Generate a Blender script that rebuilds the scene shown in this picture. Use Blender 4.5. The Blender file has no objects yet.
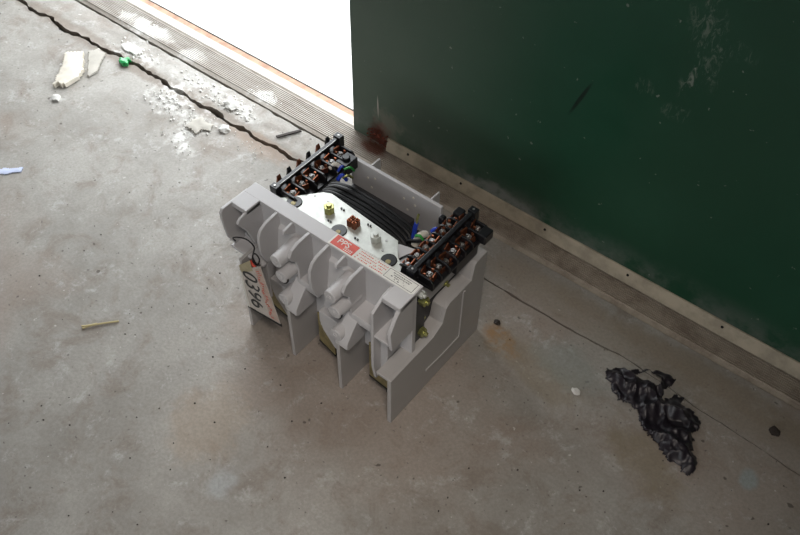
import bpy, bmesh, math, random
from mathutils import Vector, Matrix, noise
random.seed(7)
S = 0.01                      # all shapes are written in centimetres
scn = bpy.context.scene
col = scn.collection

# ---------------------------------------------------------------- camera
cam_d = bpy.data.cameras.new('camera'); cam = bpy.data.objects.new('camera', cam_d); col.objects.link(cam)
r = Vector((0.78278399, 0.62216955, 0.01242076)); u = Vector((-0.48251436, 0.59423026, 0.64348293)); w = Vector((-0.39297469, 0.50970134, -0.76535968))
m = Matrix((r, u, -w)).transposed().to_4x4(); m.translation = Vector((0.99004, -0.73984, 1.63952)); cam.matrix_world = m
cam_d.sensor_width = 36.0; cam_d.lens = 880.06 / 800 * 36.0; cam_d.clip_start = 0.02
scn.camera = cam

# ---------------------------------------------------------------- world, daylight, exposure
wd = bpy.data.worlds.new('overcast_sky'); scn.world = wd; wd.use_nodes = True
wn = wd.node_tree.nodes; wn['Background'].inputs[0].default_value = (0.93, 0.97, 1.0, 1); wn['Background'].inputs[1].default_value = 6.0
def area(name, loc, target, sx, sy, power, color, portal=False):
    l = bpy.data.lights.new(name, 'AREA'); l.shape = 'RECTANGLE'; l.size = sx; l.size_y = sy; l.energy = power; l.color = color
    o = bpy.data.objects.new(name, l); col.objects.link(o); o.location = loc
    o.rotation_euler = (Vector(target) - Vector(loc)).to_track_quat('-Z', 'Y').to_euler()
    if portal: l.cycles.is_portal = True
    return o
area('doorway_portal', (-1.02, 0.75, 1.0), (-1.02, 0, 1.0), 1.6, 2.1, 1, (1, 1, 1), True)
area('fill_opening_portal', (0.6, -3.95, 1.55), (0.6, 0, 1.55), 1.6, 1.2, 1, (1, 1, 1), True)  # portal for the unseen opening added behind the camera as fill
fill = area('added_fill_light', (1.0, -0.7, 2.05), (0.42, -0.08, 0), 0.4, 0.4, 2.3, (1.0, 0.91, 0.83)); fill.data.spread = math.radians(60)  # unseen fill light added near the camera, aimed at the contactor
vs = scn.view_settings; vs.view_transform = 'Standard'; vs.look = 'None'; vs.exposure = 0.0; vs.gamma = 1; vs.use_curve_mapping = False

# ---------------------------------------------------------------- material helpers
def rgb(c, a=1.0):
    return (c[0], c[1], c[2], a)
def srgb(r, g, b):
    f = lambda v: (v/255/12.92) if v/255 <= 0.04045 else ((v/255+0.055)/1.055)**2.4
    return (f(r), f(g), f(b))
class NT:
    def __init__(s, name, rough=0.6, metal=0.0, spec=0.5):
        s.m = bpy.data.materials.new(name); s.m.use_nodes = True; s.t = s.m.node_tree; s.b = s.t.nodes['Principled BSDF']
        s.b.inputs['Roughness'].default_value = rough; s.b.inputs['Metallic'].default_value = metal
        s.b.inputs['Specular IOR Level'].default_value = spec
        s.co = s.t.nodes.new('ShaderNodeTexCoord').outputs['Object']
    def n(s, t, **k):
        x = s.t.nodes.new('ShaderNode' + t)
        for a, v in k.items(): setattr(x, a, v)
        return x
    def L(s, a, b): s.t.links.new(a, b)
    def map(s, sc=(1,1,1), loc=(0,0,0), rot=(0,0,0)):
        x = s.n('Mapping'); x.inputs['Scale'].default_value = sc; x.inputs['Location'].default_value = loc; x.inputs['Rotation'].default_value = rot
        s.L(s.co, x.inputs[0]); return x.outputs[0]
    def noise(s, scale, detail=4, rough=0.6, vec=None, dist=0.0):
        x = s.n('TexNoise'); x.inputs['Scale'].default_value = scale; x.inputs['Detail'].default_value = detail
        x.inputs['Roughness'].default_value = rough; x.inputs['Distortion'].default_value = dist
        s.L(vec if vec else s.co, x.inputs['Vector']); return x.outputs['Fac']
    def ramp(s, fac, a, b, lo=0.0, hi=1.0):
        x = s.n('MapRange'); x.interpolation_type = 'SMOOTHSTEP'
        x.inputs[1].default_value = a; x.inputs[2].default_value = b; x.inputs[3].default_value = lo; x.inputs[4].default_value = hi
        s.L(fac, x.inputs[0]); return x.outputs[0]
    def math(s, op, a, b):
        x = s.n('Math', operation=op)
        for i, v in enumerate((a, b)):
            if isinstance(v, (int, float)): x.inputs[i].default_value = v
            else: s.L(v, x.inputs[i])
        return x.outputs[0]
    def mix(s, fac, a, b):
        x = s.n('Mix', data_type='RGBA')
        if isinstance(fac, (int, float)): x.inputs[0].default_value = fac
        else: s.L(fac, x.inputs[0])
        for i, v in ((6, a), (7, b)):
            if isinstance(v, tuple): x.inputs[i].default_value = rgb(v)
            else: s.L(v, x.inputs[i])
        return x.outputs[2]
    def spot(s, cx, cy, rx, ry, ang=0.0, wob=0.35, nscale=12, axes='XY', soft=0.5):
        """elliptical stain with a ragged outline, centred in object space (metres)"""
        sub = s.n('VectorMath', operation='SUBTRACT'); s.L(s.co, sub.inputs[0])
        sub.inputs[1].default_value = (cx, cy, 0) if axes == 'XY' else (cx, 0, cy)
        rt = s.n('VectorRotate', rotation_type='Z_AXIS' if axes == 'XY' else 'Y_AXIS'); rt.inputs['Angle'].default_value = ang
        s.L(sub.outputs[0], rt.inputs[0])
        sc = s.n('VectorMath', operation='MULTIPLY'); s.L(rt.outputs[0], sc.inputs[0])
        sc.inputs[1].default_value = (1/rx, 1/ry, 0) if axes == 'XY' else (1/rx, 0, 1/ry)
        ln = s.n('VectorMath', operation='LENGTH'); s.L(sc.outputs[0], ln.inputs[0])
        nz = s.noise(nscale, 5, 0.65)
        d = s.math('ADD', ln.outputs['Value'], s.math('MULTIPLY', s.math('SUBTRACT', nz, 0.5), wob*6))
        return s.ramp(d, 1.0 - soft, 1.0 + soft*0.5, 1.0, 0.0)
    def bump(s, h, strength=0.3, dist=0.002):
        x = s.n('Bump'); x.inputs['Strength'].default_value = strength; x.inputs['Distance'].default_value = dist
        s.L(h, x.inputs['Height']); s.L(x.outputs[0], s.b.inputs['Normal'])
    def out(s, c):
        if isinstance(c, tuple): s.b.inputs['Base Color'].default_value = rgb(c)
        else: s.L(c, s.b.inputs['Base Color'])
        return s.m
def simple(name, c, rough=0.5, metal=0.0, var=0.12, scale=30, spec=0.5, bump=0.0):
    t = NT(name, rough, metal, spec)
    f = t.ramp(t.noise(scale, 4), 0.35, 0.7)
    o = t.out(t.mix(f, c, tuple(v*(1-var) for v in c)))
    if bump: t.bump(t.noise(scale*6, 3), bump, 0.0006)
    return o

def concrete(name):
    t = NT(name, 0.62, 0, 0.35)
    base = t.mix(t.ramp(t.noise(3.2, 6, 0.7), 0.3, 0.7), (0.25, 0.235, 0.21), (0.37, 0.355, 0.325))
    base = t.mix(t.ramp(t.noise(9, 6, 0.75, dist=0.6), 0.48, 0.68, 0, 0.75), base, (0.215, 0.18, 0.15))
    base = t.mix(t.ramp(t.noise(1.6, 3, 0.6, t.map(loc=(5, 2, 0))), 0.47, 0.66, 0, 0.6), base, (0.30, 0.24, 0.20))
    base = t.mix(t.ramp(t.noise(14, 7, 0.8, t.map(loc=(3, 9, 0)), 0.3), 0.54, 0.66, 0, 0.65), base, (0.44, 0.43, 0.41))
    # long troweling scratches
    base = t.mix(t.ramp(t.noise(6, 5, 0.7, t.map((1, 9, 1), rot=(0, 0, 0.5))), 0.62, 0.72, 0, 0.35), base, (0.46, 0.44, 0.41))
    # dark specks
    base = t.mix(t.ramp(t.noise(75, 2, 0.5), 0.70, 0.75, 0, 0.8), base, (0.10, 0.09, 0.08))
    base = t.mix(t.ramp(t.noise(40, 2, 0.5, t.map(loc=(7, 1, 0))), 0.715, 0.75, 0, 0.8), base, (0.08, 0.065, 0.055))
    base = t.mix(t.ramp(t.noise(55, 2, 0.5, t.map(loc=(2, 8, 0))), 0.72, 0.76, 0, 0.6), base, (0.62, 0.60, 0.56))
    # rust and oily stains right of the device, towards the wall
    g = t.noise(25, 6, 0.7)
    base = t.mix(t.math('MULTIPLY', t.spot(0.46, 0.33, 0.055, 0.03, 0.3), t.ramp(g, 0.35, 0.6)), base, (0.30, 0.16, 0.07))
    base = t.mix(t.math('MULTIPLY', t.spot(0.56, 0.315, 0.16, 0.05, 0.2), 0.45), base, (0.20, 0.16, 0.10))
    base = t.mix(t.math('MULTIPLY', t.spot(0.62, 0.36, 0.10, 0.05, 0.2), 0.5), base, (0.25, 0.28, 0.26))
    base = t.mix(t.math('MULTIPLY', t.spot(0.86, 0.27, 0.10, 0.05, 0.4), 0.6), base, (0.20, 0.16, 0.10))
    base = t.mix(t.math('MULTIPLY', t.spot(1.05, 0.36, 0.018, 0.022, 0.0), 0.7), base, (0.30, 0.36, 0.37))
    base = t.mix(t.math('MULTIPLY', t.spot(0.10, -0.24, 0.09, 0.10, 0.0), 0.5), base, (0.36, 0.29, 0.22))
    base = t.mix(t.math('MULTIPLY', t.spot(0.22, -0.32, 0.03, 0.035, 0.0), 0.6), base, (0.40, 0.42, 0.43))
    base = t.mix(t.math('MULTIPLY', t.spot(0.95, 0.53, 0.60, 0.035, 0.02, nscale=9), 0.6), base, (0.24, 0.195, 0.145))
    base = t.mix(t.math('MULTIPLY', t.spot(0.75, 0.50, 0.55, 0.045, 0.02, nscale=6), 0.5), base, (0.27, 0.225, 0.175))
    base = t.mix(t.math('MULTIPLY', t.spot(-0.9, 0.47, 1.0, 0.028, 0.0, 0.4, 12), 0.75), base, (0.17, 0.135, 0.105))
    base = t.mix(t.math('MULTIPLY', t.spot(-0.42, 0.455, 0.12, 0.035, 0.0, 0.4, 20), 0.6), base, (0.24, 0.17, 0.12))
    base = t.mix(t.ramp(t.noise(150, 3, 0.7), 0.35, 0.65, 0.0, 0.22), base, (0.12, 0.105, 0.09))
    # white powder from the crumbling edge
    for (x, y, rx, ry, a, k) in ((-0.76, 0.435, 0.09, 0.055, 0.3, 0.9), (-0.62, 0.40, 0.06, 0.05, 0, 0.9), (-0.60, 0.325, 0.06, 0.03, 0.4, 0.75),
                                 (-1.0, 0.505, 0.08, 0.03, 0, 0.75), (-0.58, 0.525, 0.07, 0.03, 0.2, 0.75), (-0.74, 0.53, 0.09, 0.035, 0, 0.6), (-1.015, 0.225, 0.022, 0.022, 0, 0.8)):
        mk = t.math('MULTIPLY', t.spot(x, y, rx, ry, a, 0.6, 20, soft=0.8), t.ramp(t.noise(36, 6, 0.75), 0.42, 0.6, 0.1, 1))
        base = t.mix(t.math('MULTIPLY', mk, k), base, (0.66, 0.65, 0.62))
    t.bump(t.math('ADD', t.noise(38, 7, 0.75), t.math('MULTIPLY', t.noise(7, 4), 2.0)), 0.35, 0.002)
    rr = t.ramp(t.noise(12, 4), 0.3, 0.7, 0.5, 0.78); t.L(rr, t.b.inputs['Roughness'])
    return t.out(base)
M = {}
M['concrete'] = concrete('concrete_floor_material')
M['dirt'] = simple('joint_dirt', (0.045, 0.035, 0.028), 0.95, 0, 0.5, 60, bump=0.5)
def sill_mat():
    t = NT('ribbed_metal_sill', 0.45, 0.35, 0.5)
    c = t.mix(t.ramp(t.noise(14, 5, 0.7, t.map((0.5, 3, 1))), 0.35, 0.7), (0.38, 0.35, 0.31), (0.27, 0.235, 0.20))
    sx = t.n('SeparateXYZ'); t.L(t.co, sx.inputs[0])
    dirt = t.math('MULTIPLY', t.ramp(t.math('ADD', sx.outputs[0], t.math('MULTIPLY', t.noise(6), 0.4)), -0.12, 0.2), t.ramp(t.noise(9, 6, 0.7, t.map((0.6, 2, 1))), 0.2, 0.55, 0.5, 0.95))
    c = t.mix(dirt, c, t.mix(t.ramp(t.noise(12, 6, 0.75), 0.4, 0.65), (0.33, 0.285, 0.23), (0.20, 0.16, 0.125)))
    for (x, y, rx, ry, k) in ((-1.08, 0.615, 0.10, 0.035, 0.75), (-0.86, 0.61, 0.06, 0.03, 0.5), (-0.56, 0.605, 0.045, 0.025, 0.7)):
        c = t.mix(t.math('MULTIPLY', t.spot(x, y, rx, ry, 0, 0.5, 20), k), c, (0.75, 0.74, 0.71))
    c = t.mix(t.spot(-0.17, 0.64, 0.05, 0.025, 0), c, (0.13, 0.05, 0.03))
    t.L(t.ramp(dirt, 0, 1, 0.4, 0.85), t.b.inputs['Roughness'])
    t.L(t.ramp(dirt, 0, 1, 0.35, 0.0), t.b.inputs['Metallic'])
    return t.out(c)
M['sill'] = sill_mat()
def green_mat():
    t = NT('dark_green_paint', 0.42, 0, 0.45)
    c = t.mix(t.ramp(t.noise(2.0, 4), 0.35, 0.7), (0.008, 0.058, 0.029), (0.012, 0.072, 0.038))
    sx = t.n('SeparateXYZ'); t.L(t.co, sx.inputs[0])
    # dust plus painted reflective veil towards the doorway; dust film above the base strip
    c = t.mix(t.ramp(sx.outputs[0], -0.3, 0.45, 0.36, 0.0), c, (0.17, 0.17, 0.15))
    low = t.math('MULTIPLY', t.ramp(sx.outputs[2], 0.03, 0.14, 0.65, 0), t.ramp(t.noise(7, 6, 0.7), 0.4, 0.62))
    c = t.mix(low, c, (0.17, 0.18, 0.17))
    c = t.mix(t.math('MULTIPLY', t.spot(0.22, 0.05, 0.14, 0.035, -0.0, axes='XZ'), t.ramp(t.noise(28, 5, 0.7), 0.3, 0.55, 0.2, 0.8)), c, (0.24, 0.26, 0.25))
    # scratches and scuffs
    fine = t.ramp(t.noise(30, 8, 0.8, t.map((2.2, 1, 0.9), rot=(0, 0.5, 0)), 1.2), 0.5, 0.62)
    for (x, z, rx, rz, a, k) in ((0.605, 0.70, 0.035, 0.11, 0.25, 0.30), (0.60, 0.60, 0.02, 0.04, -0.3, 0.5), (0.515, 0.545, 0.03, 0.018, 0.2, 0.30), (0.59, 0.52, 0.035, 0.02, 0.1, 0.18),
                                 (0.66, 0.70, 0.04, 0.02, 0.0, 0.2)):
        c = t.mix(t.math('MULTIPLY', t.math('MULTIPLY', t.spot(x, z, rx, rz, a, 0.3, 22, 'XZ'), fine), k), c, (0.36, 0.38, 0.33))
    c = t.mix(t.spot(-0.172, 0.135, 0.0025, 0.035, 0.03, 0.02, 30, 'XZ'), c, (0.42, 0.40, 0.36))
    c = t.mix(t.spot(0.385, 0.45, 0.005, 0.055, -0.35, 0.02, 30, 'XZ'), c, (0.005, 0.018, 0.012))
    c = t.mix(t.ramp(t.noise(60, 2, 0.5), 0.74, 0.78, 0, 0.6), c, (0.30, 0.32, 0.28))
    # rust eating the bottom corner
    c = t.mix(t.spot(-0.165, 0.035, 0.042, 0.05, 0, 0.3, 30, 'XZ'), c, (0.09, 0.022, 0.012))
    c = t.mix(t.math('MULTIPLY', t.spot(-0.135, 0.085, 0.05, 0.05, 0, 0.4, 25, 'XZ'), 0.45), c, (0.22, 0.20, 0.16))
    rr = t.ramp(t.noise(6, 4), 0.3, 0.7, 0.36, 0.5); t.L(rr, t.b.inputs['Roughness'])
    return t.out(c)
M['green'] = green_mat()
M['rust'] = simple('flaking_rust', (0.16, 0.035, 0.018), 0.9, 0, 0.6, 60, bump=0.8)
M['strip'] = simple('dusty_metal_strip', (0.50, 0.44, 0.34), 0.6, 0.1, 0.35, 18)
M['wall'] = simple('pale_interior_paint', (0.30, 0.28, 0.26), 0.9, 0, 0.1, 3)
M['outside'] = simple('sunlit_pavement', (0.75, 0.74, 0.72), 0.9, 0, 0.1, 3)
M['orange'] = simple('rusty_sill_edge', (0.42, 0.25, 0.17), 0.8, 0, 0.4, 25)
M['plastic'] = simple('grey_moulded_plastic', (0.50, 0.49, 0.495), 0.42, 0, 0.05, 8, bump=0.06)
M['panel'] = simple('grey_side_plastic', (0.40, 0.385, 0.375), 0.45, 0, 0.05, 8, bump=0.06)
M['black'] = simple('black_bakelite', (0.010, 0.010, 0.012), 0.32, 0, 0.3, 30)
M['cable'] = simple('black_cable_sleeve', (0.008, 0.008, 0.009), 0.5, 0, 0.3, 40, spec=0.3)
M['housing'] = simple('dark_grey_housing', (0.05, 0.05, 0.055), 0.5, 0, 0.3, 20)
M['zinc'] = simple('zinc_plated_steel', (0.62, 0.64, 0.60), 0.38, 0.35, 0.18, 50)
M['steel'] = simple('bright_screw_steel', (0.42, 0.41, 0.40), 0.42, 1.0, 0.1, 60)
M['copper'] = simple('copper_contact', (0.32, 0.11, 0.055), 0.32, 0.8, 0.4, 90)
M['yellowzinc'] = simple('yellow_passivated_zinc', (0.52, 0.52, 0.20), 0.3, 0.8, 0.4, 90)
M['brass'] = simple('dull_brass_plate', (0.30, 0.25, 0.12), 0.45, 0.4, 0.4, 60)
M['rubber'] = simple('black_rubber_and_shadow', (0.010, 0.009, 0.009), 0.7)  # also the black of the gap shadow discs under the posts
M['blue'] = simple('blue_wire_sleeve', (0.02, 0.05, 0.40), 0.35)
M['white'] = simple('white_sleeve', (0.72, 0.68, 0.60), 0.5)
M['greenwire'] = simple('green_wire_sleeve', (0.03, 0.28, 0.05), 0.4)
M['paper'] = simple('label_paper', (0.70, 0.69, 0.64), 0.55, 0, 0.06, 60)
M['red'] = simple('red_label_ink', (0.66, 0.075, 0.045), 0.5, 0, 0.2, 80)
M['redink'] = simple('red_print', (0.60, 0.15, 0.12), 0.6)
M['ink'] = simple('black_print', (0.03, 0.03, 0.03), 0.6)
M['tag'] = simple('tag_card', (0.50, 0.46, 0.42), 0.5, 0, 0.15, 70)
M['tagpink'] = simple('faded_pink_strip', (0.50, 0.38, 0.32), 0.5, 0, 0.2, 70)
M['tagyellow'] = simple('yellowed_tape', (0.40, 0.35, 0.22), 0.5, 0, 0.2, 70)
M['bag'] = simple('glossy_black_film', (0.014, 0.010, 0.015), 0.4, 0, 0.2, 30, bump=0.08)
M['card'] = simple('torn_plaster_board', (0.66, 0.61, 0.52), 0.85, 0, 0.2, 30, bump=0.3)
M['dustcard'] = simple('dusty_paper', (0.42, 0.395, 0.35), 0.9, 0, 0.15, 30)
M['plaster'] = simple('white_plaster', (0.62, 0.605, 0.57), 0.95, 0, 0.12, 60, bump=0.4)
M['straw'] = simple('dry_straw', (0.50, 0.42, 0.22), 0.7)
M['greenfoil'] = simple('green_foil', (0.03, 0.30, 0.09), 0.25)
M['bluepaper'] = simple('pale_blue_paper', (0.50, 0.55, 0.72), 0.7)
M['leaf'] = simple('dark_brown_scrap', (0.03, 0.022, 0.018), 0.8)

# ---------------------------------------------------------------- mesh helpers (cm)
def box(bm, x0, x1, y0, y1, z0, z1):
    v = [bm.verts.new((x, y, z)) for x in (x0, x1) for y in (y0, y1) for z in (z0, z1)]
    for f in ((0,1,3,2),(4,6,7,5),(0,4,5,1),(2,3,7,6),(0,2,6,4),(1,5,7,3)): bm.faces.new([v[i] for i in f])
def prism(bm, pts, axis, a, b):
    """extrude polygon pts along an axis from a to b; pts are the two other coordinates in xyz order"""
    def P(p, t):
        if axis == 'x': return (t, p[0], p[1])
        if axis == 'y': return (p[0], t, p[1])
        return (p[0], p[1], t)
    A = [bm.verts.new(P(p, a)) for p in pts]; B = [bm.verts.new(P(p, b)) for p in pts]
    n = len(pts); bm.faces.new(A); bm.faces.new(B[::-1])
    for i in range(n): bm.faces.new((A[i], B[i], B[(i+1) % n], A[(i+1) % n]))
def cyl(bm, p0, p1, r0, r1=None, seg=20, cap=True):
    r1 = r0 if r1 is None else r1
    p0 = Vector(p0); p1 = Vector(p1); d = (p1-p0).normalized()
    a = d.orthogonal().normalized(); b = d.cross(a)
    R0, R1 = [], []
    for i in range(seg):
        t = 2*math.pi*i/seg; o = a*math.cos(t)+b*math.sin(t)
        R0.append(bm.verts.new(p0+o*r0)); R1.append(bm.verts.new(p1+o*r1))
    for i in range(seg): bm.faces.new((R0[i], R0[(i+1) % seg], R1[(i+1) % seg], R1[i]))
    if cap: bm.faces.new(R0[::-1]); bm.faces.new(R1)
def tube(bm, pts, rad, seg=8, sub=4):
    P = [Vector(p) for p in pts]; Q = []
    for i in range(len(P)-1):
        p0 = P[max(i-1, 0)]; p1 = P[i]; p2 = P[i+1]; p3 = P[min(i+2, len(P)-1)]
        for k in range(sub):
            t = k/sub
            Q.append(0.5*((2*p1)+(p2-p0)*t+(2*p0-5*p1+4*p2-p3)*t*t+(3*p1-p0-3*p2+p3)*t**3))
    Q.append(P[-1]); rings = []; a = None
    for i, q in enumerate(Q):
        d = (Q[min(i+1, len(Q)-1)]-Q[max(i-1, 0)]).normalized()
        a = d.orthogonal().normalized() if a is None else (a-d*a.dot(d)).normalized()
        b = d.cross(a)
        rings.append([bm.verts.new(q+(a*math.cos(2*math.pi*j/seg)+b*math.sin(2*math.pi*j/seg))*rad) for j in range(seg)])
    for i in range(len(rings)-1):
        for j in range(seg): bm.faces.new((rings[i][j], rings[i][(j+1) % seg], rings[i+1][(j+1) % seg], rings[i+1][j]))
    bm.faces.new(rings[0][::-1]); bm.faces.new(rings[-1])
def hexnut(bm, c, r, h, rot=0.2, hole=True):
    pts = [(c[0]+r*math.cos(rot+i*math.pi/3), c[1]+r*math.sin(rot+i*math.pi/3)) for i in range(6)]
    prism(bm, pts, 'z', c[2], c[2]+h)
def obj(name, bm, mat, parent=None, bevel=0.0, smooth=True, loc=None, seg=2):
    bmesh.ops.recalc_face_normals(bm, faces=bm.faces)
    me = bpy.data.meshes.new(name)
    for v in bm.verts: v.co = v.co*S
    bm.to_mesh(me); bm.free()
    for f in me.polygons: f.use_smooth = smooth
    o = bpy.data.objects.new(name, me); col.objects.link(o); me.materials.append(M[mat])
    if smooth:
        try: me.set_sharp_from_angle(angle=math.radians(35))
        except Exception: pass
    if bevel:
        b = o.modifiers.new('edge', 'BEVEL'); b.width = bevel*S; b.segments = seg; b.limit_method = 'ANGLE'; b.angle_limit = math.radians(40); b.harden_normals = True
    if parent: o.parent = parent
    if loc: o.location = Vector(loc)*S
    return o
def empty(name, label, cat, loc=(0, 0, 0), rotz=0, group=None):
    o = bpy.data.objects.new(name, None); col.objects.link(o); o.location = Vector(loc)*S; o.rotation_euler[2] = rotz
    o.empty_display_size = 0.02; return tag(o, label, cat, group)
def tag(o, label, cat, group=None):
    o['label'] = label; o['category'] = cat
    if group: o['group'] = group
    return o
def struct(o): o['kind'] = 'structure'; return o
N = bmesh.new

# ================================================================ the setting
CR = [(-330, 45), (-200, 44.6), (-160.0, 44.9), (-151.2, 46.2), (-131.4, 46.6), (-109.4, 47.4), (-85.8, 47.8), (-74.3, 47.1), (-47.5, 46.8), (-29.9, 47.6), (0, 46.8), (33.5, 45.6), (58.6, 45.3), (69.0, 46.2), (101.9, 43.8), (112.3, 43.2), (160, 43), (260, 43)]
def crack(x):
    for (a, b), (c, d) in zip(CR, CR[1:]):
        if a <= x <= c: return b+(d-b)*(x-a)/(c-a)
    return 43
def wob(x, s, f): return noise.noise(Vector((x*f, s*13.7, s*3.1)))
def slab(name, ya, yb, za, zb=-4, x0=-300, x1=260, step=0.8, wobA=0, wobB=0, rows=10, chip=0.0):
    bm = N(); n = int((x1-x0)/step); top = []
    for i in range(n+1):
        x = x0+i*step
        a = ya(x); b = yb(x); ln = []
        for j in range(rows+1):
            t = (j/rows)**(0.5 if chip > 0 else 1)
            z = za(x, a+(b-a)*t) if callable(za) else za
            if j == rows and chip: z -= chip*(0.5+0.5*wob(x, 9, 0.5))*min(1, max(0, (20-x)/60)+0.15)
            ln.append(bm.verts.new((x, a+(b-a)*t, z)))
        top.append(ln)
    for i in range(n):
        for j in range(rows): bm.faces.new((top[i][j], top[i+1][j], top[i+1][j+1], top[i][j+1]))
    for idx in (0, rows):
        low = [bm.verts.new((l[idx].co.x, l[idx].co.y, zb)) for l in top]
        for i in range(n): bm.faces.new((top[i][idx], top[i+1][idx], low[i+1], low[i]))
    return obj(name, bm, 'concrete', smooth=True)
def gapw(x):
    k = min(1, max(0, (10-x)/70)); return 0.22+0.75*k+0.30*max(0, 1-abs(x-48)/30)
main_back = lambda x: crack(x) - gapw(x)*(0.5+0.5*abs(wob(x, 1, .22))) + wob(x, 2, .13)*1.2*(0.4+min(1, max(0, (20-x)/60))) + wob(x, 3, .5)*.6*(0.2+min(1, max(0, (20-x)/60)))
strip_front = lambda x: crack(x) + gapw(x)*(0.35+0.5*abs(wob(x, 4, .3))) + wob(x, 2, .13)*1.1*(0.4+min(1, max(0, (20-x)/60))) + wob(x, 6, .45)*.7*(0.2+min(1, max(0, (20-x)/60)))
struct(slab('floor', lambda x: -420, main_back, 0.0, chip=0.7, rows=6))
st2 = slab('floor_strip', strip_front, lambda x: 57.2+wob(x, 7, .3)*.3*(1 if x < 0 else .2)+0.75*min(1, max(0, (x+30)/40)), lambda x, y: 0.0 + 0.25*wob(x, y*0.3, .2)*(1 if x < 0 else .2))
st2.name = 'trim_1'; struct(st2)
bm = N(); box(bm, -300, 260, 42, 75, -5, -2.2); o = struct(obj('trim_2', bm, 'dirt'))      # dirt in the joints
# ribbed sill
bm = N()
pts = [(58.1, -2.1), (58.1, -0.15), (59.2, 0.25)]
y = 59.2
while y < 66.6:
    pts += [(y+0.12, 0.62), (y+0.34, 0.62), (y+0.46, 0.12), (y+0.62, 0.12)]; y += 0.62
pts += [(67.4, 0.5), (70.2, 0.5), (70.2, -2.1)]
prism(bm, pts, 'x', -300, 260)
struct(obj('trim_3', bm, 'sill', smooth=False))
bm = N(); box(bm, -300, 260, 70.25, 72.4, -2.1, 0.1); struct(obj('trim_4', bm, 'orange', bevel=0.2))
# green door panel with its base strip
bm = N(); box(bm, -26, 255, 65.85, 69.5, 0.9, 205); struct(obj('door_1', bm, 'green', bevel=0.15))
bm = N(); prism(bm, [(64.5, 1.1), (65.78, 1.1), (65.78, 4.9), (65.3, 4.9)], 'x', -13.5, 255)
strip = struct(obj('trim_5', bm, 'strip', bevel=0.08))
for x in (-6.2, 11.2, 36.9, 60.1, 84.3, 108, 132):
    bm = N(); cyl(bm, (x, 65.2, 3.6), (x, 64.85, 3.6), 0.4, 0.3, 12); obj('strip_screw', bm, 'rubber', strip)
# rust clump at the door corner
bm = N()
for k in range(60):
    a = random.uniform(0, 6.28); rr = random.random()**.6
    c = Vector((-16.6+rr*3.6*math.cos(a), 65.5-random.random()*1.2, 1.0+abs(3.6+rr*4.0*math.sin(a))*0.8))
    s = random.uniform(.2, .55); mt = Matrix.Translation(c) @ Matrix.Rotation(random.uniform(0, 3), 4, (random.random(), random.random(), random.random()+.1)) @ Matrix.Diagonal((s, s*.5, s*.9, 1))
    bmesh.ops.create_icosphere(bm, subdivisions=1, radius=.8, matrix=mt)
tag(obj('rust_clump', bm, 'rust', smooth=False), 'flaking red-brown rust clump at the bottom corner of the green door', 'rust')
# rest of the room, behind and beside the camera
bm = N(); box(bm, -300, 260, 65.8, 72, 205, 262); struct(obj('wall_back', bm, 'wall'))
bm = N(); box(bm, -308, -180, 65.8, 72, -5, 205); struct(obj('wall_back_left', bm, 'wall'))
bm = N(); box(bm, -308, -300, -420, 66, -5, 262); struct(obj('wall_left', bm, 'wall'))
bm = N(); box(bm, 256, 264, -420, 66, -5, 262); struct(obj('wall_right', bm, 'wall'))
bm = N()
for a in ((-308, -20, -5, 262), (140, 264, -5, 262), (-20, 140, -5, 95), (-20, 140, 215, 262)): box(bm, a[0], a[1], -408, -400, a[2], a[3])  # opening added in this unseen wall to let in fill light
struct(obj('wall_front', bm, 'wall'))
bm = N(); box(bm, -308, 264, -420, 72, 255, 262); struct(obj('ceiling', bm, 'wall'))
bm = N(); box(bm, -2500, 2500, 72.5, 4000, -14, -6); struct(obj('ground_outside', bm, 'outside'))

# ================================================================ the vacuum contactor
dev = empty('vacuum_contactor', 'grey three-pole electrical contactor with open top standing on the concrete floor', 'contactor')

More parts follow.
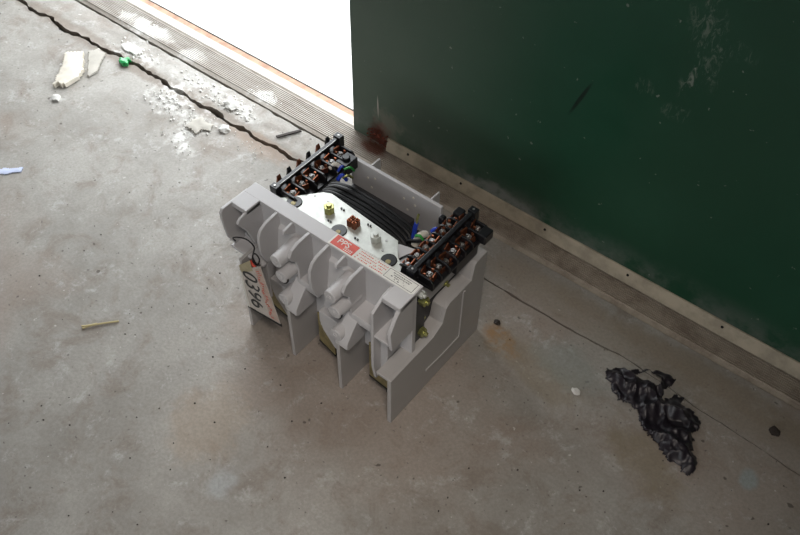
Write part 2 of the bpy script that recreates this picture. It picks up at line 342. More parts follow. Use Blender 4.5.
# ---- front cover
bm = N()
box(bm, -5.2, 39.0, 7.9, 11.3, 33.6, 34.8)                      # cap bar
box(bm, -5.2, -0.7, 4.0, 8.1, 33.5, 34.78)                      # left lug
box(bm, 34.6, 39.0, 4.1, 8.1, 33.5, 34.78)                      # right lug
box(bm, -1.4, 39.0, 8.2, 9.4, 8.5, 34.2)                       # web behind the ribs
prism(bm, [(9, 34.6), (3.9, 34.7), (1.5, 34.7), (0.9, 33.9), (0.9, 31.5), (1.6, 26), (3.3, 22.6), (9, 22.6)], 'x', -5.5, -4.8)
box(bm, -5.2, -1, 8.0, 9.2, 22.8, 34.2)
T = 0.75
for p in range(3):
    o = 13.9*p
    xa = 4.1+o
    if p < 2: prism(bm, [(8.4, 34.6), (7.6, 34.6), (4.4, 34.2), (2.8, 33.3), (2.0, 31.8), (1.9, 29), (2.1, 26.5), (3.0, 23.6), (6.0, 21), (8.4, 19)], 'x', xa-T/2, xa+T/2)
    if p < 2:
        xs = 8.4+o
        prism(bm, [(8.4, 34.5), (7.6, 34.5), (5.2, 34.1), (4.8, 33.5), (8.4, 31.0)], 'x', xs-.3, xs+.3)
        xb = 12.9+o
        prism(bm, [(8.4, 34.6), (7.6, 34.6), (4.4, 34.4), (2.6, 33.8), (1.7, 32.4), (2.2, 31.0), (3.4, 29.8), (3.8, 27.5), (3.6, 17), (8.4, 16)], 'x', xb-T/2, xb+T/2)
        # ledge of the channel and the face under it
        prism(bm, [(8.4, 24.0), (3.9, 24.0), (3.6, 23.0), (3.9, 21.5), (8.4, 20.5)], 'x', xb+.2, xb+(5.0 if p == 0 else 6.6))
        # block at the foot of the insulator stack
        prism(bm, [(7.6, 23.4), (4.2, 23.4), (1.9, 20.6), (0.3, 18.2), (0.15, 16.6), (0.9, 15.9), (5.2, 15.9), (7.0, 17.4)], 'x', 11.6+o, 14.8+o)
        # column carrying the insulators
        prism(bm, [(8.4, 31.5), (7.4, 30.5), (6.2, 22), (4.6, 16.5), (3.6, 12.8), (8.4, 12.8)], 'x', xa+.1, 12.9+o)
        prism(bm, [(xa+.2, 18), (xa+.2, 14.6), (xa+1.0, 12.0), (xa+4.0, 8.0), (12.3+o, 7.2), (12.9+o, 18)], 'y', 3.4, 8.2)
# left-hand pocket fillers
prism(bm, [(8.4, 34.6), (4.2, 34.3), (2.2, 33.8), (1.4, 32.9), (3.6, 29), (5.0, 24.2), (8.4, 24.0)], 'x', -1.35, -.7)
prism(bm, [(-5.3, 24.4), (-3.6, 22.8), (4.0, 22.8), (4.0, 12), (-0.2, 12), (-.8, 21.8), (-3.6, 21.8), (-5.3, 23.4)], 'y', 6.0, 8.2)
box(bm, -5.4, 4.0, 2.2, 8.4, 22.2, 22.9); box(bm, -1.0, 3.9, 3.4, 8.2, 11, 22.4)
# right-hand box
prism(bm, [(8.6, 34.6), (5.3, 34.4), (4.0, 33.8), (2.9, 32.4), (1.8, 30.4), (1.3, 29.4), (1.9, 23.6), (8.6, 23.6)], 'x', 38.1, 39.0)
prism(bm, [(8.6, 33.9), (5.4, 33.6), (3.4, 32.4), (1.9, 31.5), (1.8, 14), (2.6, 9), (8.6, 8.5)], 'x', 33.6, 34.3)
box(bm, 34.0, 38.9, 2.1, 8.5, 23.9, 24.6)
box(bm, 32.9, 34.2, 2.6, 8.2, 12.5, 25.5)
prism(bm, [(32.2, 23.8), (32.2, 15), (33, 12.4), (34.9, 10.4), (36.0, 9.0), (36.1, 23.5)], 'y', 4.1, 8.25)
box(bm, 34.0, 38.7, 8.45, 9.65, 9, 25.1)
cover = obj('front_cover', bm, 'plastic', dev, bevel=0.16, seg=2)
# ---- insulator posts
def post():
    bm = N(); cyl(bm, (0, 0, 0), (0, 6.6, 0), 1.5, 1.75, 32)
    bmesh.ops.translate(bm, verts=bm.verts, vec=(0, 0, 0))
    return bm
proto = None
for p in range(2):
    for k, (dx, yy, zz) in enumerate(((10.1, 0.6, 30.1), (11.3, 0.4, 26.4), (11.5, 0.1, 19.4))):
        if proto is None:
            proto = obj('insulator_post', post(), 'plastic', dev, bevel=0.18, seg=3)
            bm = N(); cyl(bm, (0, -0.12, 0), (0, .2, 0), .62, .62, 16); box(bm, -.5, .5, -.2, 0, -.1, .1)
            scr = obj('post_screw', bm, 'plastic', proto, bevel=.05)
            a = proto
        else:
            a = proto.copy(); col.objects.link(a); a.parent = dev
            c = scr.copy(); col.objects.link(c); c.parent = a
        a.location = Vector((dx+14.3*p, yy, zz))*S
# black discs standing in for the gap shadow under the middle posts
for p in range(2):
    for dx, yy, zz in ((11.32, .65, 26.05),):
        bm = N(); cyl(bm, (dx+14.3*p, yy, zz), (dx+14.3*p, yy+.5, zz), 1.56, 1.56, 24); obj('gap_shadow_disc', bm, 'rubber', dev)

# ---- side panels
prof = [(0.2, 0), (0.2, 16), (14.0, 16.0), (17.2, 17.6), (18.1, 21.6), (19.4, 22.4), (26.9, 22.4), (27.5, 26.3), (28.2, 27.2), (32, 27.2), (32, 0)]
bm = N(); prism(bm, prof, 'x', 39.1, 40.1)
prism(bm, [(0.3, 15.1), (0.3, 15.9), (8.7, 15.9), (8.7, 14)], 'x', 36.2, 39.2)
prism(bm, [(7.0, 9), (7.0, 15.0), (8.7, 15.0), (8.7, 9)], 'x', 36.0, 39.2)
# inner lip following the outline
prism(bm, [(8.4, 13.5), (8.4, 15.9), (14, 15.9), (17.1, 17.6), (18.0, 21.6), (19.4, 22.3), (26.9, 22.3), (27.5, 26.2), (28.2, 27.1), (32, 27.1), (32, 24), (29, 24), (27.6, 19), (20.5, 19.0), (18, 15), (14, 13.5)], 'x', 36.6, 39.2)
sp = obj('side_panel', bm, 'panel', dev, bevel=0.14)
bm = N(); prism(bm, [(12, 5.9), (17.9, 5.2), (24.6, 5.2), (24.6, 21.5), (23.9, 21.5), (23.9, 6.0), (18, 6.0), (12, 6.6)], 'x', 40.0, 40.35); obj('moulded_ridge', bm, 'panel', sp, bevel=.05)
bm = N(); prism(bm, [(0.2, 0), (0.4, 23), (14, 24), (20, 25), (32, 27.2), (32, 0)], 'x', -1.2, -0.4); obj('side_panel', bm, 'panel', dev, bevel=0.14)
# inner cheek plate with studs
bm = N(); prism(bm, [(11, 14), (11, 24), (13, 27), (18, 29.5), (30, 29.5), (30, 14)], 'x', 35.6, 36.4)
chk = obj('cheek_plate', bm, 'plastic', dev, bevel=.1)
for y, z in ((25.5, 26.2), (22.8, 22.4), (14.5, 20.0)):
    bm = N(); cyl(bm, (36.3, y, z), (37.4, y, z), .45, .4, 14); cyl(bm, (36.3, y, z), (36.55, y, z), .8, .8, 18); obj('stud', bm, 'yellowzinc', chk)
# ---- phase barriers
for x0, x1 in ((11.9, 12.8), (25.7, 26.6)):
    bm = N(); prism(bm, [(0.2, 0), (0.2, 17.5), (32, 17.5), (32, 0)], 'x', x0, x1)
    obj('phase_barrier', bm, 'panel', dev, bevel=.12)
# ---- brass terminal strips in the three phases with rubber edges
for (x0, x1, yy, zt, zb0, zb1) in ((3.0, 9.4, 3.8, 16, 8.0, 6.6), (17.2, 21.6, 3.9, 16, 6.2, 4.2), (31.0, 36.6, 4.3, 17, 5.0, 4.2)):
    bm = N(); prism(bm, [(x0, zb0), (x0, zt), (x1, zt-2), (x1, zb1)], 'y', yy, yy+.35)
    b = obj('terminal_strip', bm, 'brass', dev, bevel=.05)
    bm = N(); prism(bm, [(x0-.1, zb0-.35), (x0-.1, zb0+.05), (x1+.1, zb1+.05), (x1+.1, zb1-.35)], 'y', yy-.1, yy+.5); obj('rubber_edge', bm, 'rubber', b)
bm = N(); box(bm, 35.9, 37.0, 3.9, 5.0, 3.6, 4.6); cyl(bm, (36.4, 3.7, 4.2), (36.4, 4.1, 4.2), .4, .4, 12); obj('rubber_stop', bm, 'rubber', dev, bevel=.1)
# ---- inner housing
bm = N(); box(bm, 0.2, 36.6, 9.4, 31.2, 10, 22.5); box(bm, 5.0, 30.5, 10.0, 18.5, 22.4, 30.5)
obj('inner_housing', bm, 'housing', dev, bevel=.3)
bm = N(); box(bm, 4.2, 21.5, 26.5, 31.4, 22.4, 25.0); obj('coil_tray', bm, 'housing', dev, bevel=.2)
# ---- back plate with tabs
bm = N(); box(bm, 3.6, 28.2, 31.4, 32.3, 22.4, 32.6)
for x in (7.2, 23.6): box(bm, x, x+.5, 32.2, 36.8, 26.0, 30.6)
bp_ = obj('back_plate', bm, 'plastic', dev, bevel=.2)
for x, z in ((8.5, 29.3), (10.5, 30.2), (9.5, 27.0), (18.5, 29.3), (21.5, 29.0), (21.0, 31.0), (19.5, 26.5)):
    bm = N(); cyl(bm, (x, 31.42, z), (x, 31.25, z), .28, .28, 10); obj('rivet', bm, 'white', bp_)
# ---- zinc mounting plate
bm = N(); prism(bm, [(-0.6, 11.2), (33.0, 11.2), (31.8, 13.9), (29.9, 15.0), (27.2, 18.4), (8.2, 20.0), (6.6, 19.2), (1.2, 12.8)], 'z', 32.7, 33.1)
mp = obj('mounting_plate', bm, 'zinc', dev, bevel=.06)
mp['label'] = 'shiny zinc-plated top plate'
for (x, y), mt in (((11.3, 15.7), 'yellowzinc'), ((23.7, 15.6), 'zinc')):
    bm = N(); hexnut(bm, (x, y, 33.1), 1.15, 1.7, .3); cyl(bm, (x, y, 33.1), (x, y, 35.3), .62, .55, 16)
    nn = obj('hex_nut', bm, mt, mp, bevel=.1)
bm = N()
for k in range(4):
    bx = 16.6+(k % 2)*1.2; by = 15.0+(k//2)*1.0
    box(bm, bx, bx+.95, by, by+.8, 33.1, 34.9); cyl(bm, (bx+.45, by+.4, 34.8), (bx+.45, by+.4, 35.3), .28, .2, 10)
obj('copper_pins', bm, 'copper', mp, bevel=.08)
for x, y in ((3.9, 13.2), (16.3, 13.0), (29.0, 13.2)):
    bm = N()
    cyl(bm, (x, y, 33.05), (x, y, 33.35), 1.7, 1.6, 26)
    g = obj('grommet', bm, 'black', mp, bevel=.08)
    bm = N(); cyl(bm, (x+.2, y-.5, 33.3), (x+.2, y-.5, 33.45), .6, .5, 18); obj('grommet_screw', bm, 'brass', g)
for x, y in ((13.1, 13.7), (13.0, 17.9), (20.1, 17.9), (20.5, 13.4)):
    bm = N(); cyl(bm, (x-.3, y, 33.0), (x-.3, y, 33.45), .22, .2, 8); cyl(bm, (x+.35, y, 33.0), (x+.35, y, 33.45), .22, .2, 8); obj('rivet_pair', bm, 'black', mp)
for x, y in ((2.6, 13.0), (5.9, 17.3), (25.4, 16.9), (26.4, 14.4), (9.0, 17.8)):
    bm = N(); cyl(bm, (x, y, 33.05), (x, y, 33.2), .3, .25, 10); obj('plate_rivet', bm, 'steel', mp)
# grey bracket right of the plate
bm = N(); prism(bm, [(26.5, 19.5), (31.0, 20.8), (31.8, 15.8), (33.0, 13.0), (30, 12), (26, 15)], 'z', 30.2, 30.7); obj('bracket', bm, 'plastic', dev, bevel=.05)
# ---- black cable bundle arching between plate and back plate
for k in range(7):
    yy = 20.6+k*0.95; zz = 30.0-0.25*abs(k-2)
    bm = N()
    yy += random.uniform(-.25,.25); zz += random.uniform(-.4,.3)
    tube(bm, [(1.5, yy+1.0, 26), (4.2, yy+1.0, zz-1.6), (8.5, yy+.4, zz), (15, yy+.2, zz+.4), (21, yy, zz), (25.0, yy-.3, zz-.8), (27.4-.2*k, yy-.9, zz-2.4), (27.8, yy-1.6, 25)], .62, 10, 5)
    obj('cable', bm, 'cable', dev)
bm = N()
tube(bm, [(27.0, 21.8, 30.0), (30.0, 22.6, 31.4), (32.5, 24.5, 32.0)], .35, 8); tube(bm, [(29.5, 15.6, 31.5), (31.0, 17.5, 32.5), (31.8, 20, 31.0)], .25, 8)
obj('jumper_lead', bm, 'cable', dev)
# ---- coloured leads
def lead(mat, pts, rad=.38): 
    bm = N(); tube(bm, pts, rad, 8); return obj('lead', bm, mat, dev)
lead('blue', [(4.4, 26.2, 32.6), (4.8, 27.2, 33.6), (4.6, 28.2, 32.0)], .3); lead('blue', [(5.4, 25.0, 31.6), (6.0, 25.8, 32.7), (6.5, 26.6, 31.0)], .45)
lead('blue', [(26.6, 24.2, 28.5), (26.5, 24.8, 30.6), (26.6, 25.2, 32.2)], .5); lead('blue', [(30.4, 25.2, 32.2), (31.0, 25.8, 33.0), (31.6, 26.4, 32.0)], .4)
lead('yellowzinc', [(26.6, 25.2, 32.2), (26.5, 25.6, 33.4), (26.6, 25.8, 34.2)], .28); lead('white', [(28.0, 22.8, 28.5), (28.4, 24.0, 30.6), (28.8, 25.6, 30)], .8)
lead('greenwire', [(5.6, 27.0, 33.3), (6.4, 28.0, 33.6), (6.6, 29, 32)], .25); lead('greenwire', [(28.5, 22.4, 32.0), (29.5, 22.6, 32.5), (30.5, 22.8, 31)], .3)
lead('white', [(2.8, 25.4, 33.0), (3.4, 26.6, 33.8), (4.2, 27.2, 33.0)], .5); lead('yellowzinc', [(6.2, 25.6, 32.2), (7.0, 26.6, 32.6), (7.3, 27.6, 31.4)], .3)

# ---- terminal blocks
protoC = {}
def contact(parent, x, y, z, s, kind):
    """a bent copper clip and its screw"""
    if kind not in protoC:
        bm = N()
        prism(bm, [(0, 0), (2.3, 0), (2.3, .9), (2.05, .9), (2.05, .2), (.25, .2), (.25, 1.6), (0, 1.6)], 'y', -.75, .75)
        box(bm, .5, 1.0, -.9, -.6, .1, 1.3); box(bm, 1.3, 1.8, .6, .9, .1, 1.2)
        a = obj('copper_contact', bm, 'copper', parent, bevel=.05)
        bm = N(); cyl(bm, (1.2, 0, .15), (1.2, 0, .75), .62, .62, 16); cyl(bm, (1.2, 0, .75), (1.2, 0, 1.0), .5, .35, 16); box(bm, .75, 1.65, -.08, .08, .95, 1.06)
        b = obj('terminal_screw', bm, 'steel', a, bevel=.04)
        protoC[kind] = (a, b)
    else:
        a0, b0 = protoC[kind]; a = a0.copy(); b = b0.copy(); col.objects.link(a); col.objects.link(b); a.parent = parent; b.parent = a
    a.location = Vector((x, y, z))*S; a.scale = (s*1.15, 1.2, 1.35)
    a.rotation_euler = (random.uniform(-.25, .25), random.uniform(-.2, .2)*s, random.uniform(-.25, .25))
def terminal_block(xc, xl, xr, y0, y1, z, n, endw):
    bm = N(); box(bm, xl, xr, y0+.6, y1-.6, z-1.6, z-1.0)
    box(bm, xc-1.1, xc+1.1, y0+.4, y1-.4, z-1.6, z+.1)
    st = (y1-y0-2.0)/n
    for i in range(n+1):
        yy = y0+1.0+i*st
        prism(bm, [(xl, z-1.6), (xl, z+.3), (xl+.8, z+.9), (xc-.8, z+.9), (xc-.8, z+1.2), (xc+.8, z+1.2), (xc+.8, z+.9), (xr-.8, z+.9), (xr, z+.3), (xr, z-1.6)], 'y', yy-.22, yy+.22)
    t = obj('terminal_block', bm, 'black', dev, bevel=.08)
    bm = N(); box(bm, xc-.5, xc+.5, y0-.3, y1+.4, z+1.2, z+2.1); box(bm, xc-.95, xc+.95, y1-.9, y1+.7, z-1.5, z+2.4); box(bm, xc-.95, xc+.95, y0-.6, y0+.9, z-1.5, z+2.3)
    rl = obj('clamp_rail', bm, 'black', t, bevel=.15)
    for yy in (y0+.1, y1-.1):
        bm = N(); cyl(bm, (xc, yy, z+2.2), (xc, yy, z+2.5), .3, .25, 12); obj('rail_screw', bm, 'steel', rl)
    for i in range(n):
        yy = y0+1.0+(i+.5)*st
        if xr-xc > 2: contact(t, xc+1.1, yy, z-.9, 1, 'c')
        if xc-xl > 2: contact(t, xc-1.1, yy, z-.9, -1, 'c')
    return t
tl = terminal_block(-0.9, -2.9, 4.4, 12.6, 32.8, 33.0, 6, 1)
tl['label'] = 'black terminal block at the left end of the top'
for i in range(6):                                              # copper tongues outside the left rail
    yy = 15.4+i*3.05
    bm = N(); prism(bm, [(-2.9, 33.2), (-2.2, 33.2), (-2.1, 34.6), (-2.5, 35.4)], 'y', yy-.5, yy+.5); obj('copper_tongue', bm, 'copper' if i % 2 == 0 else 'black', tl, bevel=.05)
bm = N(); cyl(bm, (-0.2, 13.5, 35.4), (-0.2, 31, 35.4), .12, .12, 8); obj('contact_bar', bm, 'steel', tl)
bm = N(); box(bm, 2.6, 5.6, 27.5, 31.5, 30.5, 33.6); cyl(bm, (4.0, 29.5, 33.6), (4.0, 29.5, 34.3), .9, .9, 14); obj('end_block', bm, 'black', tl, bevel=.2)
tr = terminal_block(35.0, 31.2, 39.6, 12.8, 33.2, 33.0, 7, 1)
tr['label'] = 'black terminal block at the right end of the top'
bm = N(); box(bm, 38.6, 40.8, 29.2, 32.2, 31.6, 34.0); obj('end_block', bm, 'black', tr, bevel=.3)
bm = N(); box(bm, 31.4, 33.4, 30.8, 33.0, 31.8, 34.2); obj('end_block', bm, 'black', tr, bevel=.3)
bm = N(); box(bm, 29.6, 30.9, 28.4, 29.8, 31.4, 33.4); obj('end_block', bm, 'black', tr, bevel=.3)
bm = N(); box(bm, 37.3, 39.2, 22.0, 29.5, 28.0, 31.6); obj('insulating_base', bm, 'black', tr, bevel=.2)
# ---- blue/yellow hardware at the right end of the cap
bm = N(); cyl(bm, (38.2, 10.8, 32.7), (39.5, 10.8, 32.7), .85, .85, 6); cyl(bm, (38.2, 10.8, 32.7), (40.0, 10.8, 32.7), .4, .4, 12); obj('hex_bolt', bm, 'zinc', dev, bevel=.05)
bm = N(); cyl(bm, (37.8, 12.2, 29), (39.3, 12.2, 29), 1.1, 1.1, 6); cyl(bm, (38, 12.2, 29), (39.8, 12.2, 29), .5, .5, 12); obj('hex_bolt', bm, 'yellowzinc', dev, bevel=.05)
bm = N(); cyl(bm, (37.0, 12.4, 18.4), (39.0, 12.4, 18.4), 1.15, 1.05, 6); cyl(bm, (37, 12.4, 18.4), (39.7, 12.4, 18.4), .55, .5, 12); obj('hex_bolt', bm, 'yellowzinc', dev, bevel=.05)
bm = N(); box(bm, 36.8, 38.0, 9.3, 13.6, 15.9, 29); obj('frame_channel', bm, 'housing', dev, bevel=.1)
# ---- labels on the cap
bm = N(); prism(bm, [(17.6, 8.1), (38.2, 8.1), (38.7, 8.6), (38.7, 10.7), (38.2, 11.1), (17.6, 11.1)], 'z', 34.80, 34.83)
lab = obj('rating_label', bm, 'paper', dev); lab['label'] = 'pale printed rating label'
bm = N(); box(bm, 18.0, 23.6, 8.35, 11.0, 34.83, 34.85); red = obj('red_badge', bm, 'red', lab); red['label'] = 'red name badge with pale letters'
def text(body, size, loc, rot, mat, parent, name='lettering', sx=1.0):
    c = bpy.data.curves.new(name, 'FONT'); c.body = body; c.size = size*S; c.extrude = 0.0001; c.align_x = 'CENTER'; c.align_y = 'CENTER'; c.offset = 0.0002
    o = bpy.data.objects.new(name, c); col.objects.link(o)
    dg = bpy.context.evaluated_depsgraph_get(); me = bpy.data.meshes.new_from_object(o.evaluated_get(dg)); bpy.data.objects.remove(o)
    o = bpy.data.objects.new(name, me); col.objects.link(o); me.materials.clear(); me.materials.append(M[mat])
    if isinstance(rot, Matrix): o.matrix_world = Matrix.Translation(Vector(loc)*S) @ rot @ Matrix.Diagonal((sx, 1, 1, 1))
    else: o.location = Vector(loc)*S; o.rotation_euler = rot; o.scale = (sx, 1, 1)
    o.parent = parent; return o
text('PPS', 1.9, (20.4, 9.9, 34.87), (0, 0, 0), 'paper', red, sx=1.05)
bm = N()
for k in range(2):                                              # faded small print under the letters
    x = 21.2
    while x < 23.3: box(bm, x, x+.25, 8.55+k*.45, 8.8+k*.45, 34.85, 34.87); x += .42
obj('small_print', bm, 'paper', red)
bm = N()
for row in range(4):
    x = 24.1+row*.1
    while x < 30.9:
        w_ = random.uniform(.12, .34)
        if random.random() < .85: box(bm, x, x+w_, 8.5+row*.62, 8.5+row*.62+random.uniform(.2, .34), 34.83, 34.845)
        x += w_+.17
obj('red_print', bm, 'redink', lab)
bm = N()
for a in ((31.4, 38.2, 8.45, 8.53), (31.4, 38.2, 10.75, 10.83), (31.4, 31.48, 8.45, 10.83), (38.12, 38.2, 8.45, 10.83)): box(bm, *a, 34.83, 34.845)
for row in range(4):
    x = 32.6
    while x < 36.8:
        w_ = random.uniform(.1, .4)
        if random.random() < (.9 if row > 1 else .35): box(bm, x, x+w_, 8.85+row*.45, 9.03+row*.45, 34.83, 34.845)
        x += w_+.14
x = 24.0
while x < 30: box(bm, x, x+.2, 10.95, 11.02, 34.83, 34.845); x += .5
obj('black_print', bm, 'ink', lab)

# ================================================================ inventory tag hanging on a wire
tg = empty('inventory_tag', 'worn white card tag numbered 0396 wired to the left of the grey front cover', 'tag', (0, 0, 0))
# card corners (cm): hangs from the wire and leans out over the left barrier
A = Vector((-0.7, -.2, 20.1)); B = Vector((0.4, -.6, 8.8)); C = Vector((10.7, -1.0, 11.2)); D = Vector((5.6, 0.2, 25.8))
nrm = (D-A).cross(B-A).normalized()
if nrm.y > 0: nrm = -nrm
def card(u_, v_, off=0): return (A*(1-u_)*(1-v_)+D*u_*(1-v_)+B*(1-u_)*v_+C*u_*v_)+nrm*off
def cardmesh(name, mat, u0, u1, v0, v1, off, th, parent, n=8):
    bm = N(); f = [[bm.verts.new(card(u0+(u1-u0)*i/n, v0+(v1-v0)*j/n, off)) for j in range(n+1)] for i in range(n+1)]
    b = [[bm.verts.new(card(u0+(u1-u0)*i/n, v0+(v1-v0)*j/n, off-th)) for j in range(n+1)] for i in range(n+1)]
    for i in range(n):
        for j in range(n):
            bm.faces.new((f[i][j], f[i+1][j], f[i+1][j+1], f[i][j+1])); bm.faces.new((b[i][j], b[i][j+1], b[i+1][j+1], b[i+1][j]))
    for i in range(n):
        for q in (0, n):
            bm.faces.new((f[i][q], f[i+1][q], b[i+1][q], b[i][q])); bm.faces.new((f[q][i], f[q][i+1], b[q][i+1], b[q][i]))
    return obj(name, bm, mat, parent)
cd = cardmesh('card', 'tag', 0, 1, 0, 1, 0, .12, tg)
cardmesh('yellow_tape', 'tagyellow', .0, .6, -.14, .06, .02, .06, tg)
cardmesh('pink_strip', 'tagpink', .70, .98, .03, .97, .03, .02, tg)
cardmesh('dark_edge', 'rubber', -.02, 1.02, .985, 1.025, .05, .25, tg)
cardmesh('side_fold', 'paper', -.04, .04, .0, .98, .08, .1, tg)
# digits run down the card, tops to the right
ev = (B-A).normalized(); eu = (D-A); eu = (eu-ev*eu.dot(ev)).normalized()
rt = Matrix((ev, eu, ev.cross(eu))).transposed().to_4x4()
if ev.cross(eu).dot(nrm) < 0: pass
for i, ch in enumerate('0396'):
    text(ch, 6.1, card(.37, .16+.21*i, .10), rt, 'ink', cd, 'numeral', sx=.92)
bm = N()
for i in range(26):
    v = .08+i*.034; u_ = .76+.05*math.sin(i)
    p = card(u_, v, .06); q = card(u_+random.uniform(.04, .12), v+random.uniform(-.012, .012), .06)
    tube(bm, [p, (p+q)/2+Vector((0, 0, .1)), q], .09, 5, 2)
obj('handwriting', bm, 'redink', cd)
bm = N()
tube(bm, [(-3.6, 2.2, 25.4), (-2.6, 1.0, 28.0), (-0.9, .8, 29.6), (2.0, .8, 31.0), (4.0, .8, 30.2), (3.3, .8, 27.4), (2.6, .9, 24.6), (4.0, .9, 24.4), (5.0, .8, 27.0), (4.0, .8, 28.0), (3.0, .8, 26.4), (3.6, .9, 24.0)], .16, 8, 6)
obj('wire', bm, 'cable', tg)
bm = N(); tube(bm, [(2.2, .8, 24.6), (2.8, .6, 23.8), (3.6, .6, 23.6)], .3, 8); obj('red_knot', bm, 'red', tg)

# ================================================================ torn black plastic bag
BAG = [(68.2, 41.2), (69.3, 41.6), (74.2, 45.2), (77.1, 47.1), (79.7, 48.3), (82.1, 48.5), (82.5, 46.6), (81.9, 44.0), (82.6, 41.5), (84.0, 44.8), (85.6, 44.8), (86.9, 42.9), (89.2, 43.1), (91.7, 41.8), (91.7, 39.9), (91.2, 37.8), (92.3, 36.8), (93.5, 33.8), (95.2, 33.2), (95.7, 30.6), (95.4, 28.9), (93.0, 27.7), (92.6, 29.7), (90.3, 28.9), (88.4, 29.3), (86.8, 31.1), (83.8, 31.5), (81.7, 32.6), (79.9, 35.2), (77.5, 35.7), (75.0, 35.5), (72.5, 36.0), (71.7, 37.9), (70.1, 38.3)]
HOLE = [(74.4, 43.3), (76.9, 46.0), (80.2, 44.8), (79.6, 43.2), (77.0, 42.6)]
def inside(x, y, P):
    c = False
    for i in range(len(P)):
        (x1, y1), (x2, y2) = P[i], P[i-1]
        if (y1 > y) != (y2 > y) and x < (x2-x1)*(y-y1)/(y2-y1)+x1: c = not c
    return c
def pdist(x, y, P):
    d = 1e9
    for i in range(len(P)):
        a = Vector(P[i]); b = Vector(P[i-1]); q = Vector((x, y)); t = max(0, min(1, (q-a).dot(b-a)/max((b-a).length_squared, 1e-9))); d = min(d, (q-a-(b-a)*t).length)
    return d
bm = N(); g = {}; st_ = 0.28
for i in range(int(30/st_)):
    for j in range(int(23/st_)):
        x = 67.5+i*st_; y = 26.8+j*st_
        xw = x+noise.noise(Vector((x*.9, y*.9, 3)))*.7; yw = y+noise.noise(Vector((x*.9, y*.9, 8)))*.7
        if inside(xw, yw, BAG) and not inside(xw, yw, HOLE):
            e = min(1, pdist(xw, yw, BAG)/2.2)
            a = Vector((x*.16+y*.05, y*.24, 1.7)); b = Vector((x*.42+y*.25, y*.22-x*.1, 4.1)); c_ = Vector((x*.9, y*.8+x*.3, 9.3))
            h = 0.3+e**.7*(1.7*(1-abs(noise.noise(a))*2.4)+1.7*(0.45-abs(noise.noise(b)))+.22*noise.noise(c_))
            g[i, j] = bm.verts.new((x, y, max(.15+.12*(1+noise.noise(c_)), h)))
for (i, j) in g:
    if (i+1, j) in g and (i, j+1) in g and (i+1, j+1) in g: bm.faces.new((g[i, j], g[i+1, j], g[i+1, j+1], g[i, j+1]))
for v in [v for v in bm.verts if not v.link_faces]: bm.verts.remove(v)
bag = obj('plastic_bag', bm, 'bag', smooth=True)
sol = bag.modifiers.new('film', 'SOLIDIFY'); sol.thickness = .0008; sol.offset = -1
tag(bag, 'crumpled torn black plastic bag lying flat on the floor right of the contactor', 'bag')

# ================================================================ litter on the floor
def scrap(name, poly, mat, h, th, bend, label, cat, z0=0.05, seed=0):
    cx = sum(p[0] for p in poly)/len(poly); cy = sum(p[1] for p in poly)/len(poly)
    R_ = max(max(abs(p[0]-cx), abs(p[1]-cy)) for p in poly); st = R_/12; bm = N(); g = {}
    for i in range(-14, 15):
        for j in range(-14, 15):
            x = cx+i*st; y = cy+j*st; k = noise.noise(Vector((x*.6, y*.6, seed)))*R_*.1
            if inside(x+k, y-k, poly):
                e = min(1, pdist(x, y, poly)/(R_*.3))
                g[i, j] = bm.verts.new((x, y, z0+th+h*e+bend*(0.5+0.5*noise.noise(Vector((x/R_*1.1, y/R_*1.1, seed+5))))))
    for (i, j) in g:
        if (i+1, j) in g and (i, j+1) in g and (i+1, j+1) in g: bm.faces.new((g[i, j], g[i+1, j], g[i+1, j+1], g[i, j+1]))
    for v in [v for v in bm.verts if not v.link_faces]: bm.verts.remove(v)
    ex = bmesh.ops.extrude_face_region(bm, geom=bm.faces[:])
    for v in ex['geom']:
        if isinstance(v, bmesh.types.BMVert): v.co.z = min(v.co.z-th*.5, z0+0.02)
    return tag(obj(name, bm, mat), label, cat)
scrap('plaster_board_scrap', [(-116.2, 36.6), (-112, 41.4), (-104.9, 35.8), (-102.4, 31.7), (-103.6, 26.4), (-106.3, 24.9), (-110.4, 30.6), (-112.4, 33.3)], 'card', .5, .8, .9, 'cream torn board scrap lying on the floor near the crumbled edge', 'scrap', seed=2)
scrap('dusty_paper_scrap', [(-112, 42.2), (-111.0, 45.4), (-107.0, 45.2), (-101.6, 37.6), (-102.4, 34.4), (-104.6, 36.0)], 'dustcard', .2, .3, .4, 'grey dusty flat scrap behind the cream board scrap', 'scrap', seed=4)
scrap('plaster_flake', [(-64.5, 41.0), (-62.8, 43.6), (-60.5, 42.2), (-58, 43.2), (-57.0, 40.6), (-59.0, 39.2), (-58.6, 36.8), (-61.5, 37.6), (-63.5, 36.9)], 'dustcard', .3, .15, .5, 'ragged beige-grey plaster flake lying in the powder in front of the floor crack', 'debris', seed=12)
scrap('plaster_flake', [(-107, 50.6), (-105.4, 53.4), (-101.4, 53.8), (-98.2, 52.2), (-99.5, 50.0), (-104, 49.4)], 'plaster', .35, .2, .6, 'flat white plaster flake between the crack and the sill, behind the green foil', 'debris', seed=14)
scrap('green_foil_scrap', [(-101.8, 46.2), (-100.5, 46.6), (-100.2, 48.2), (-98, 47.6), (-98.4, 46.6), (-96.8, 45.3), (-98.5, 44.2), (-100.5, 44.6)], 'greenfoil', .4, .3, 1.3, 'crumpled bright green foil scrap beside the floor crack', 'scrap', seed=6)
scrap('blue_paper_scrap', [(-90.5, -8), (-88.3, -4.2), (-84.9, -.6), (-83.6, -2.4), (-86.5, -6)], 'bluepaper', .15, .12, .2, 'pale bluish paper scrap at the left edge of the floor', 'scrap', seed=8)
scrap('dark_leaf_scrap', [(103.3, 49.2), (104.0, 50.6), (105.6, 50.2), (106.0, 48.9), (104.4, 48.3)], 'leaf', .3, .3, .5, 'small dark brown scrap on the floor right of the black bag', 'scrap', seed=9)
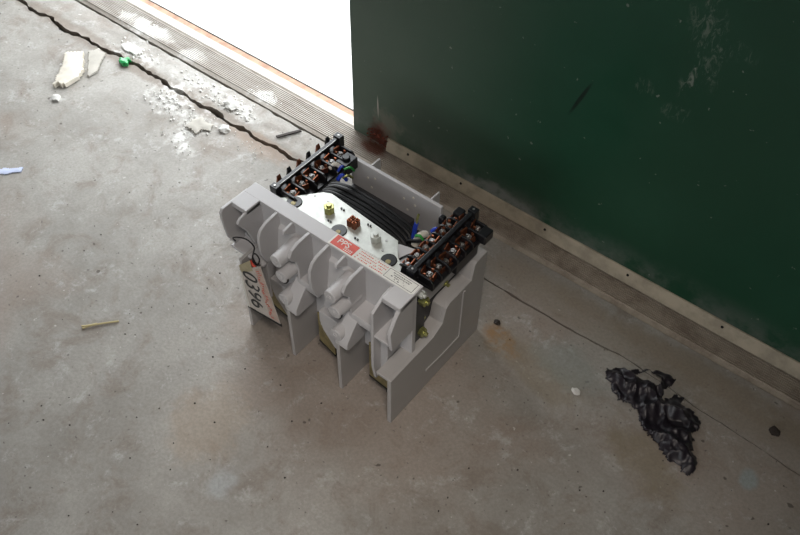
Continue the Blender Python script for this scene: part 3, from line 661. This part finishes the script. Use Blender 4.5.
bm = N(); tube(bm, [(-30.0, -24.9, .3), (-29.0, -23.2, .45), (-27.6, -21.2, .35), (-25.2, -18.4, .3)], .22, 6); tube(bm, [(-30.6, -24.6, .3), (-29.6, -23.9, .5), (-28.4, -22.0, .4)], .26, 6)
tag(obj('straw', bm, 'straw'), 'thin yellowish straw lying on the floor left of the contactor', 'straw')
bm = N(); prism(bm, [(-41.2, 50.4), (-40.4, 50.2), (-37.0, 56.4), (-37.8, 56.5)], 'z', .3, .7); tag(obj('wood_splinter', bm, 'leaf'), 'dark splinter lying across the groove behind the contactor', 'splinter')
def chunk(x, y, s, label, mat='plaster', grp=None):
    bm = N(); bmesh.ops.create_icosphere(bm, subdivisions=2, radius=1)
    k = random.random()*50
    for v in bm.verts:
        v.co *= 1+.45*noise.noise(v.co*1.6+Vector((k, 0, 0))); v.co = Vector((v.co.x*s*1.2+x, v.co.y*s+y, max(-.55, v.co.z)*s*.55+s*.32))
    return tag(obj('plaster_chunk', bm, mat, smooth=False), label, 'debris', grp)
chunk(-54.5, 43.6, 1.5, 'largest white plaster chunk in front of the floor crack')
chunk(-101.5, 22.5, 1.3, 'lone white plaster chunk in front of the cream board scrap')
chunk(-60.0, 52.2, 2.0, 'flat white plaster chunk between the floor crack and the ribbed sill')
chunk(42.7, 36.2, .75, 'small dark pebble on the floor right of the contactor', 'leaf')
chunk(66.7, 31.6, .9, 'small pale plaster pebble just left of the black bag')
# countless crumbs along the crumbling edge
bm = N()
def crumb(x, y, s, z=0):
    mt = Matrix.Translation((x, y, z+s*.4)) @ Matrix.Rotation(random.uniform(0, 3.1), 4, Vector((random.random(), random.random(), random.random()+.1)).normalized()) @ Matrix.Diagonal((s*1.2, s, s*.7, 1))
    bmesh.ops.create_icosphere(bm, subdivisions=1, radius=1, matrix=mt)
for (cx, cy, rx, ry, n, smax) in ((-76, 44, 9, 5, 110, .6), (-63, 40, 6, 4, 80, .5), (-59, 32, 6, 3, 40, .4), (-73, 53, 10, 3, 60, .6), (-58, 51.5, 8, 3, 90, .6), (-100, 51, 8, 3, 60, .6), (-56, 61, 5, 2, 30, .4), (-106, 61, 9, 3, 50, .4), (-45, 44, 10, 3, 50, .35)):
    for _ in range(n):
        x = random.gauss(cx, rx*.6); y = random.gauss(cy, ry*.6)
        if 45.2 < y < 49.2: continue
        crumb(x, y, random.uniform(.08, smax)**1.3, .6 if y > 58 else 0)
o = obj('plaster_crumbs', bm, 'plaster', smooth=False); tag(o, 'loose white plaster crumbs scattered along the broken floor edge', 'debris'); o['kind'] = 'stuff'
bm = N()
for _ in range(260):
    x = random.uniform(-60, 130); y = random.uniform(-70, 44)
    if -3 < x < 42 and -3 < y < 34: continue
    if x < -15 and y > 12: continue
    crumb(x, y, random.uniform(.06, .22))
o = obj('grit', bm, 'leaf', smooth=False); tag(o, 'dark grit scattered over the concrete floor', 'debris'); o['kind'] = 'stuff'
